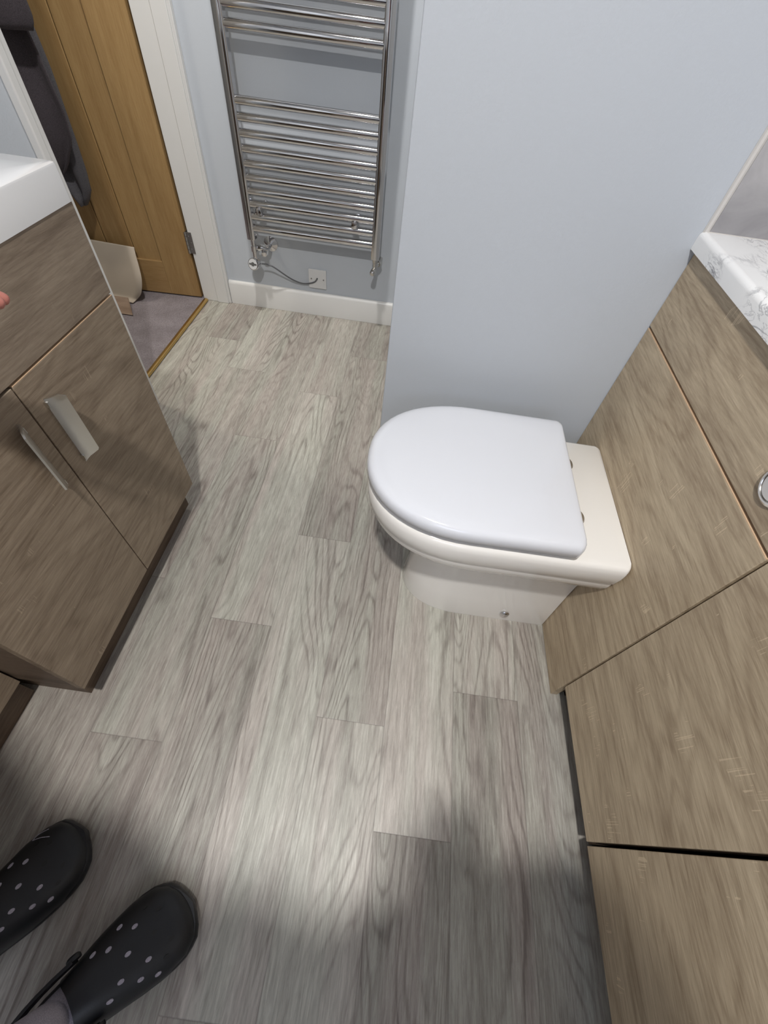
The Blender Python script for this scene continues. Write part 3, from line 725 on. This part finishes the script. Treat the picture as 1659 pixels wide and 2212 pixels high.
for F, hip in ((FR, (-.45, -.485, .79)), (FL, (-.60, -.39, .79))):
    hl = F['tip'] - F['d'] * (LF - .065); ank = hl + Vector((0, 0, .105)); hipv = Vector(hip); knee = hipv.lerp(ank, .53) + F['d'] * .035
    sh.append([((hipv.lerp(Vector((-.52, -.43, .88)), .6)), (.15, .13)), (hipv, (.115, .12)), (hipv.lerp(knee, .5), .105), (hipv.lerp(knee, .85), .10)])
garment('shorts', M['shorts'], sh, 'dark knee length shorts')
for q in (1, -1):
    bm = bmesh.new(); bmesh.ops.create_uvsphere(bm, u_segments=14, v_segments=10, radius=.0125, matrix=Matrix.Translation(hc + hf * .064 + hs * .030 * q + hu * .016))
    e_ = obj('eye', bm, M['basin'], per, smooth=True, angle=180); bm = bmesh.new(); lathe(bm, hc + hf * .0745 + hs * .030 * q + hu * .016, hf, [(0, .0058), (.0022, .005), (.0026, .001)], 14); obj('pupil', bm, M['rubber'], e_, smooth=True)
bm = bmesh.new(); tube(bm, smoothpath([hc + hf * .060 - hu * .046 - hs * .022, hc + hf * .071 - hu * .048, hc + hf * .060 - hu * .046 + hs * .022], 5), .005, 10); obj('mouth', bm, M['lips'], per, smooth=True)
bm = bmesh.new(); lathe(bm, (-.15, -.325, 1.50), (.08, .16, 1), [(0, .084), (.05, .098), (.09, .092), (.115, .066), (.128, .01)], 24)
obj('hair', bm, M['hair'], per, smooth=True, angle=180, label='short hair')

def clog(F, side, label, scratches):
    """foam clog: sole, perforated upper, heel strap; u runs heel->toe, v to the wearer's right"""
    d = F['d']; rt = Vector((d.y, -d.x, 0)); tip = F['tip']
    def P(u, v, z): return tip - d * (LF * (1 - u)) + rt * v + Vector((0, 0, z))
    # half widths on the big-toe side and the little-toe side
    def wid(u):
        t = [(0, .0), (.02, .022), (.08, .038), (.2, .044), (.4, .047), (.6, .060), (.75, .066), (.87, .062), (.94, .049), (.98, .030), (1.0, .004)]
        for (a, x), (b, y) in zip(t, t[1:]):
            if a <= u <= b: q = (u - a) / (b - a); return x + (y - x) * q
        return .004
    def ctr(u): return -side * .008 * math.sin(PI * min(u, 1) * .9) + side * .008 * u
    us = [0, .01, .03, .07, .13, .2, .3, .4, .5, .6, .7, .78, .85, .9, .94, .97, .99, 1.0]
    bm = bmesh.new(); rows = []
    outline = [(u, wid(u)) for u in us]
    def ring(z, g):
        r = []
        for u, w_ in outline: r.append(P(u, ctr(u) + max(w_ + g, .001), z + (.012 * max(0, (u - .8) / .2) ** 2 if z < .02 else 0)))
        for u, w_ in reversed(outline): r.append(P(u, ctr(u) - max(w_ + g, .001), z + (.012 * max(0, (u - .8) / .2) ** 2 if z < .02 else 0)))
        return r
    loft(bm, [ring(.0005, -.006), ring(.008, 0), ring(.020, .003), ring(.028, .001), ring(.032, -.004)])
    root = obj('clog', bm, M['clog'], per, smooth=True, angle=50, label=label)
    # upper: dome over the front of the foot
    bm = bmesh.new(); rings = []
    NU, NA = 22, 20
    def top(u):   # height of the dome
        t = [(.34, .104), (.42, .102), (.5, .098), (.6, .088), (.7, .077), (.8, .066), (.9, .055), (.96, .045), (1.0, .028)]
        for (a, x), (b, y) in zip(t, t[1:]):
            if a <= u <= b: q = (u - a) / (b - a); q = q * q * (3 - 2 * q) * .3 + q * .7; return x + (y - x) * q
        return .1
    def dome(u, a, g=0.0):
        w_ = wid(u) + g + .001; h = top(u) - .024 + g
        ca, sa = math.cos(a), math.sin(a)
        return P(u - .012, ctr(u) + w_ * math.copysign(abs(ca) ** .75, ca), .024 + h * abs(sa) ** .8)
    uu = [.36 + .64 * (1 - (1 - i / NU) ** 1.6) for i in range(NU + 1)]
    for u in uu:
        # the opening: cut back in the middle
        rings.append([dome(min(1, u + .055 * math.sin(PI * k / NA) ** 3 * (1 - (u - .36) / .64)), PI * k / NA) for k in range(NA + 1)])
    loft(bm, rings, closed=False, cap=False)
    inner = [[p - Vector((0, 0, .006)) for p in r] for r in rings]; loft(bm, inner, closed=False, cap=False)
    loft(bm, [rings[0], inner[0]], closed=False, cap=False)
    # ventilation holes, showing pale sock or dark foam inside
    rowsH = [(.87, (.40, .60)), (.815, (.30, .5, .70)), (.75, (.40, .60, .22)), (.685, (.30, .5, .70)), (.62, (.40, .60)), (.55, (.32, .68))]
    i = 0
    for u, aa in rowsH:
        for q in aa:
            c = dome(u, PI * q, .0006); t1 = (dome(u + .01, PI * q) - dome(u - .01, PI * q)).normalized(); t2 = (dome(u, PI * (q + .02)) - dome(u, PI * (q - .02))).normalized()
            nn = t1.cross(t2).normalized(); nn = nn if nn.z > 0 else -nn
            r1 = [c + t1 * .0050 * math.cos(2 * PI * k / 14) + t2 * .0032 * math.sin(2 * PI * k / 14) - nn * .001 for k in range(14)]
            r2 = [p + nn * .0012 for p in r1]; loft(bm, [r1, r2], mi=2 if u > .78 else 1); i += 1
    up = obj('upper', bm, [M['clog'], M['sock'], M['rubber']], root, smooth=True, angle=60)
    # side ports
    # heel strap round the opening, resting on the rivets
    bm = bmesh.new(); pts = []
    for k in range(21):
        a = PI * k / 20; u = .46 - .46 * math.sin(a) ** .8 - .0; v = .049 * math.cos(a)
        pts.append(P(max(u, -.01), ctr(.3) + v * (1 if abs(math.cos(a)) > .5 else 1), .085 + .0 * math.sin(a)))
    rings = []
    for i, p in enumerate(pts):
        dd = (pts[min(i + 1, 20)] - pts[max(i - 1, 0)]).normalized(); sdv = dd.cross(Vector((0, 0, 1))).normalized(); h = .011
        rings.append([p - sdv * .003 - Vector((0, 0, h)), p + sdv * .003 - Vector((0, 0, h)), p + sdv * .003 + Vector((0, 0, h)), p - sdv * .003 + Vector((0, 0, h))])
    loft(bm, rings)
    for sgn in (1, -1): lathe(bm, P(.455, ctr(.3) + sgn * .049, .083), rt * sgn, [(0, .011), (.006, .011), (.009, .008)], 16)
    obj('heel_strap', bm, M['clog'], root, bevel=.001)
    # sock foot
    bm = bmesh.new(); rings = []
    for u, w_, h in ((.05, .022, .09), (.10, .030, .10), (.2, .034, .102), (.3, .036, .098), (.4, .038, .088), (.5, .040, .076), (.6, .042, .062), (.7, .042, .052), (.8, .038, .045), (.86, .028, .040)):
        rings.append([P(u, ctr(u) + w_ * math.cos(2 * PI * k / 20), .033 + (h - .033) / 2 + (h - .033) / 2 * math.sin(2 * PI * k / 20)) for k in range(20)])
    loft(bm, rings)
    c0 = P(.2, ctr(.2), 0); c0.z = 0
    rings = [[c0 + d * (.046 * math.cos(2 * PI * k / 20) + .012 * (1 - t)) + rt * .036 * math.sin(2 * PI * k / 20) + Vector((0, 0, .06 + .10 * t)) for k in range(20)] for t in (0, .3, .6, 1)]
    loft(bm, rings)
    obj('sock', bm, M['sock'], per, smooth=True, angle=180, label='pale sock')
    if scratches:
        bm = bmesh.new()
        for seq in (((.80, .80), (.83, .845), (.885, .80)), ((.88, .66), (.84, .735), (.80, .80))):
            pts = [dome(u, PI * a, .0007) for u, a in seq]; tube(bm, smoothpath(pts, 4), .0007, 6)
        obj('scratch', bm, M['sock'], up, label='pale scratch')
    return root
clog(FR, 1, 'black perforated clog nearer the middle of the floor, heel strap and sock showing', False)
clog(FL, -1, 'black perforated clog at the left edge with a pale scratch', True)

# ---------------------------------------------------------------- lamps
def downlight(p, watts, r, label):
    t = thing('downlight', label, 'downlight', p, 'recessed ceiling downlights')
    bm = bmesh.new(); lathe(bm, (p[0], p[1], H), (0, 0, -1), [(0, .045), (.003, .045), (.006, .040), (.006, .034), (.001, .033)], 32); obj('bezel', bm, M['chrome_soft'], t, smooth=True, angle=25)
    bm = bmesh.new(); lathe(bm, (p[0], p[1], H - .0005), (0, 0, -1), [(0, .033), (.002, .033)], 24); obj('lamp_glass', bm, M['lamp'], t)
    ld = bpy.data.lights.new('downlight_lamp', 'AREA'); ld.shape = 'DISK'; ld.size = r; ld.energy = watts; ld.color = WARM
    lo = bpy.data.objects.new('downlight_lamp', ld); C.objects.link(lo); lo.location = (p[0], p[1], p[2] - .0); lo.parent = t; lo.location = (0, 0, 0)
downlight(MAIN, MAIN_W, .09, 'downlight nearly above the camera'); 
t = thing('downlight', 'unseen downlight added in front of the doorway to brighten it', 'downlight', SECOND, 'recessed ceiling downlights')  # unseen spot, added and tilted to brighten the door frame and radiator end
bm = bmesh.new(); lathe(bm, (SECOND[0], SECOND[1], H), (0, 0, -1), [(0, .045), (.003, .045), (.006, .040), (.006, .034), (.001, .033)], 32); obj('bezel', bm, M['chrome_soft'], t, smooth=True, angle=25)
bm = bmesh.new(); lathe(bm, (SECOND[0], SECOND[1], H - .0005), (0, 0, -1), [(0, .033), (.002, .033)], 24); obj('lamp_glass', bm, M['lamp'], t)
ld = bpy.data.lights.new('doorway_fill_spot', 'SPOT'); ld.shadow_soft_size = .05; ld.spot_size = math.radians(SECOND_CONE); ld.spot_blend = .9; ld.energy = SECOND_W; ld.color = WARM
lo = bpy.data.objects.new('doorway_fill_spot', ld); C.objects.link(lo); lo.parent = t; lo.location = (0, 0, 0)
lo.rotation_mode = 'QUATERNION'; lo.rotation_quaternion = Vector((-.25, .70, -1.70)).to_track_quat('-Z', 'Y')
hd = bpy.data.lights.new('hall_fill', 'AREA'); hd.shape = 'DISK'; hd.size = .25; hd.energy = HALL_W; hd.color = (1, .9, .75)  # fill light added to brighten the hall, no fitting behind it
ho = bpy.data.objects.new('hall_fill', hd); C.objects.link(ho); ho.location = (-1.9, 1.6, 2.38)
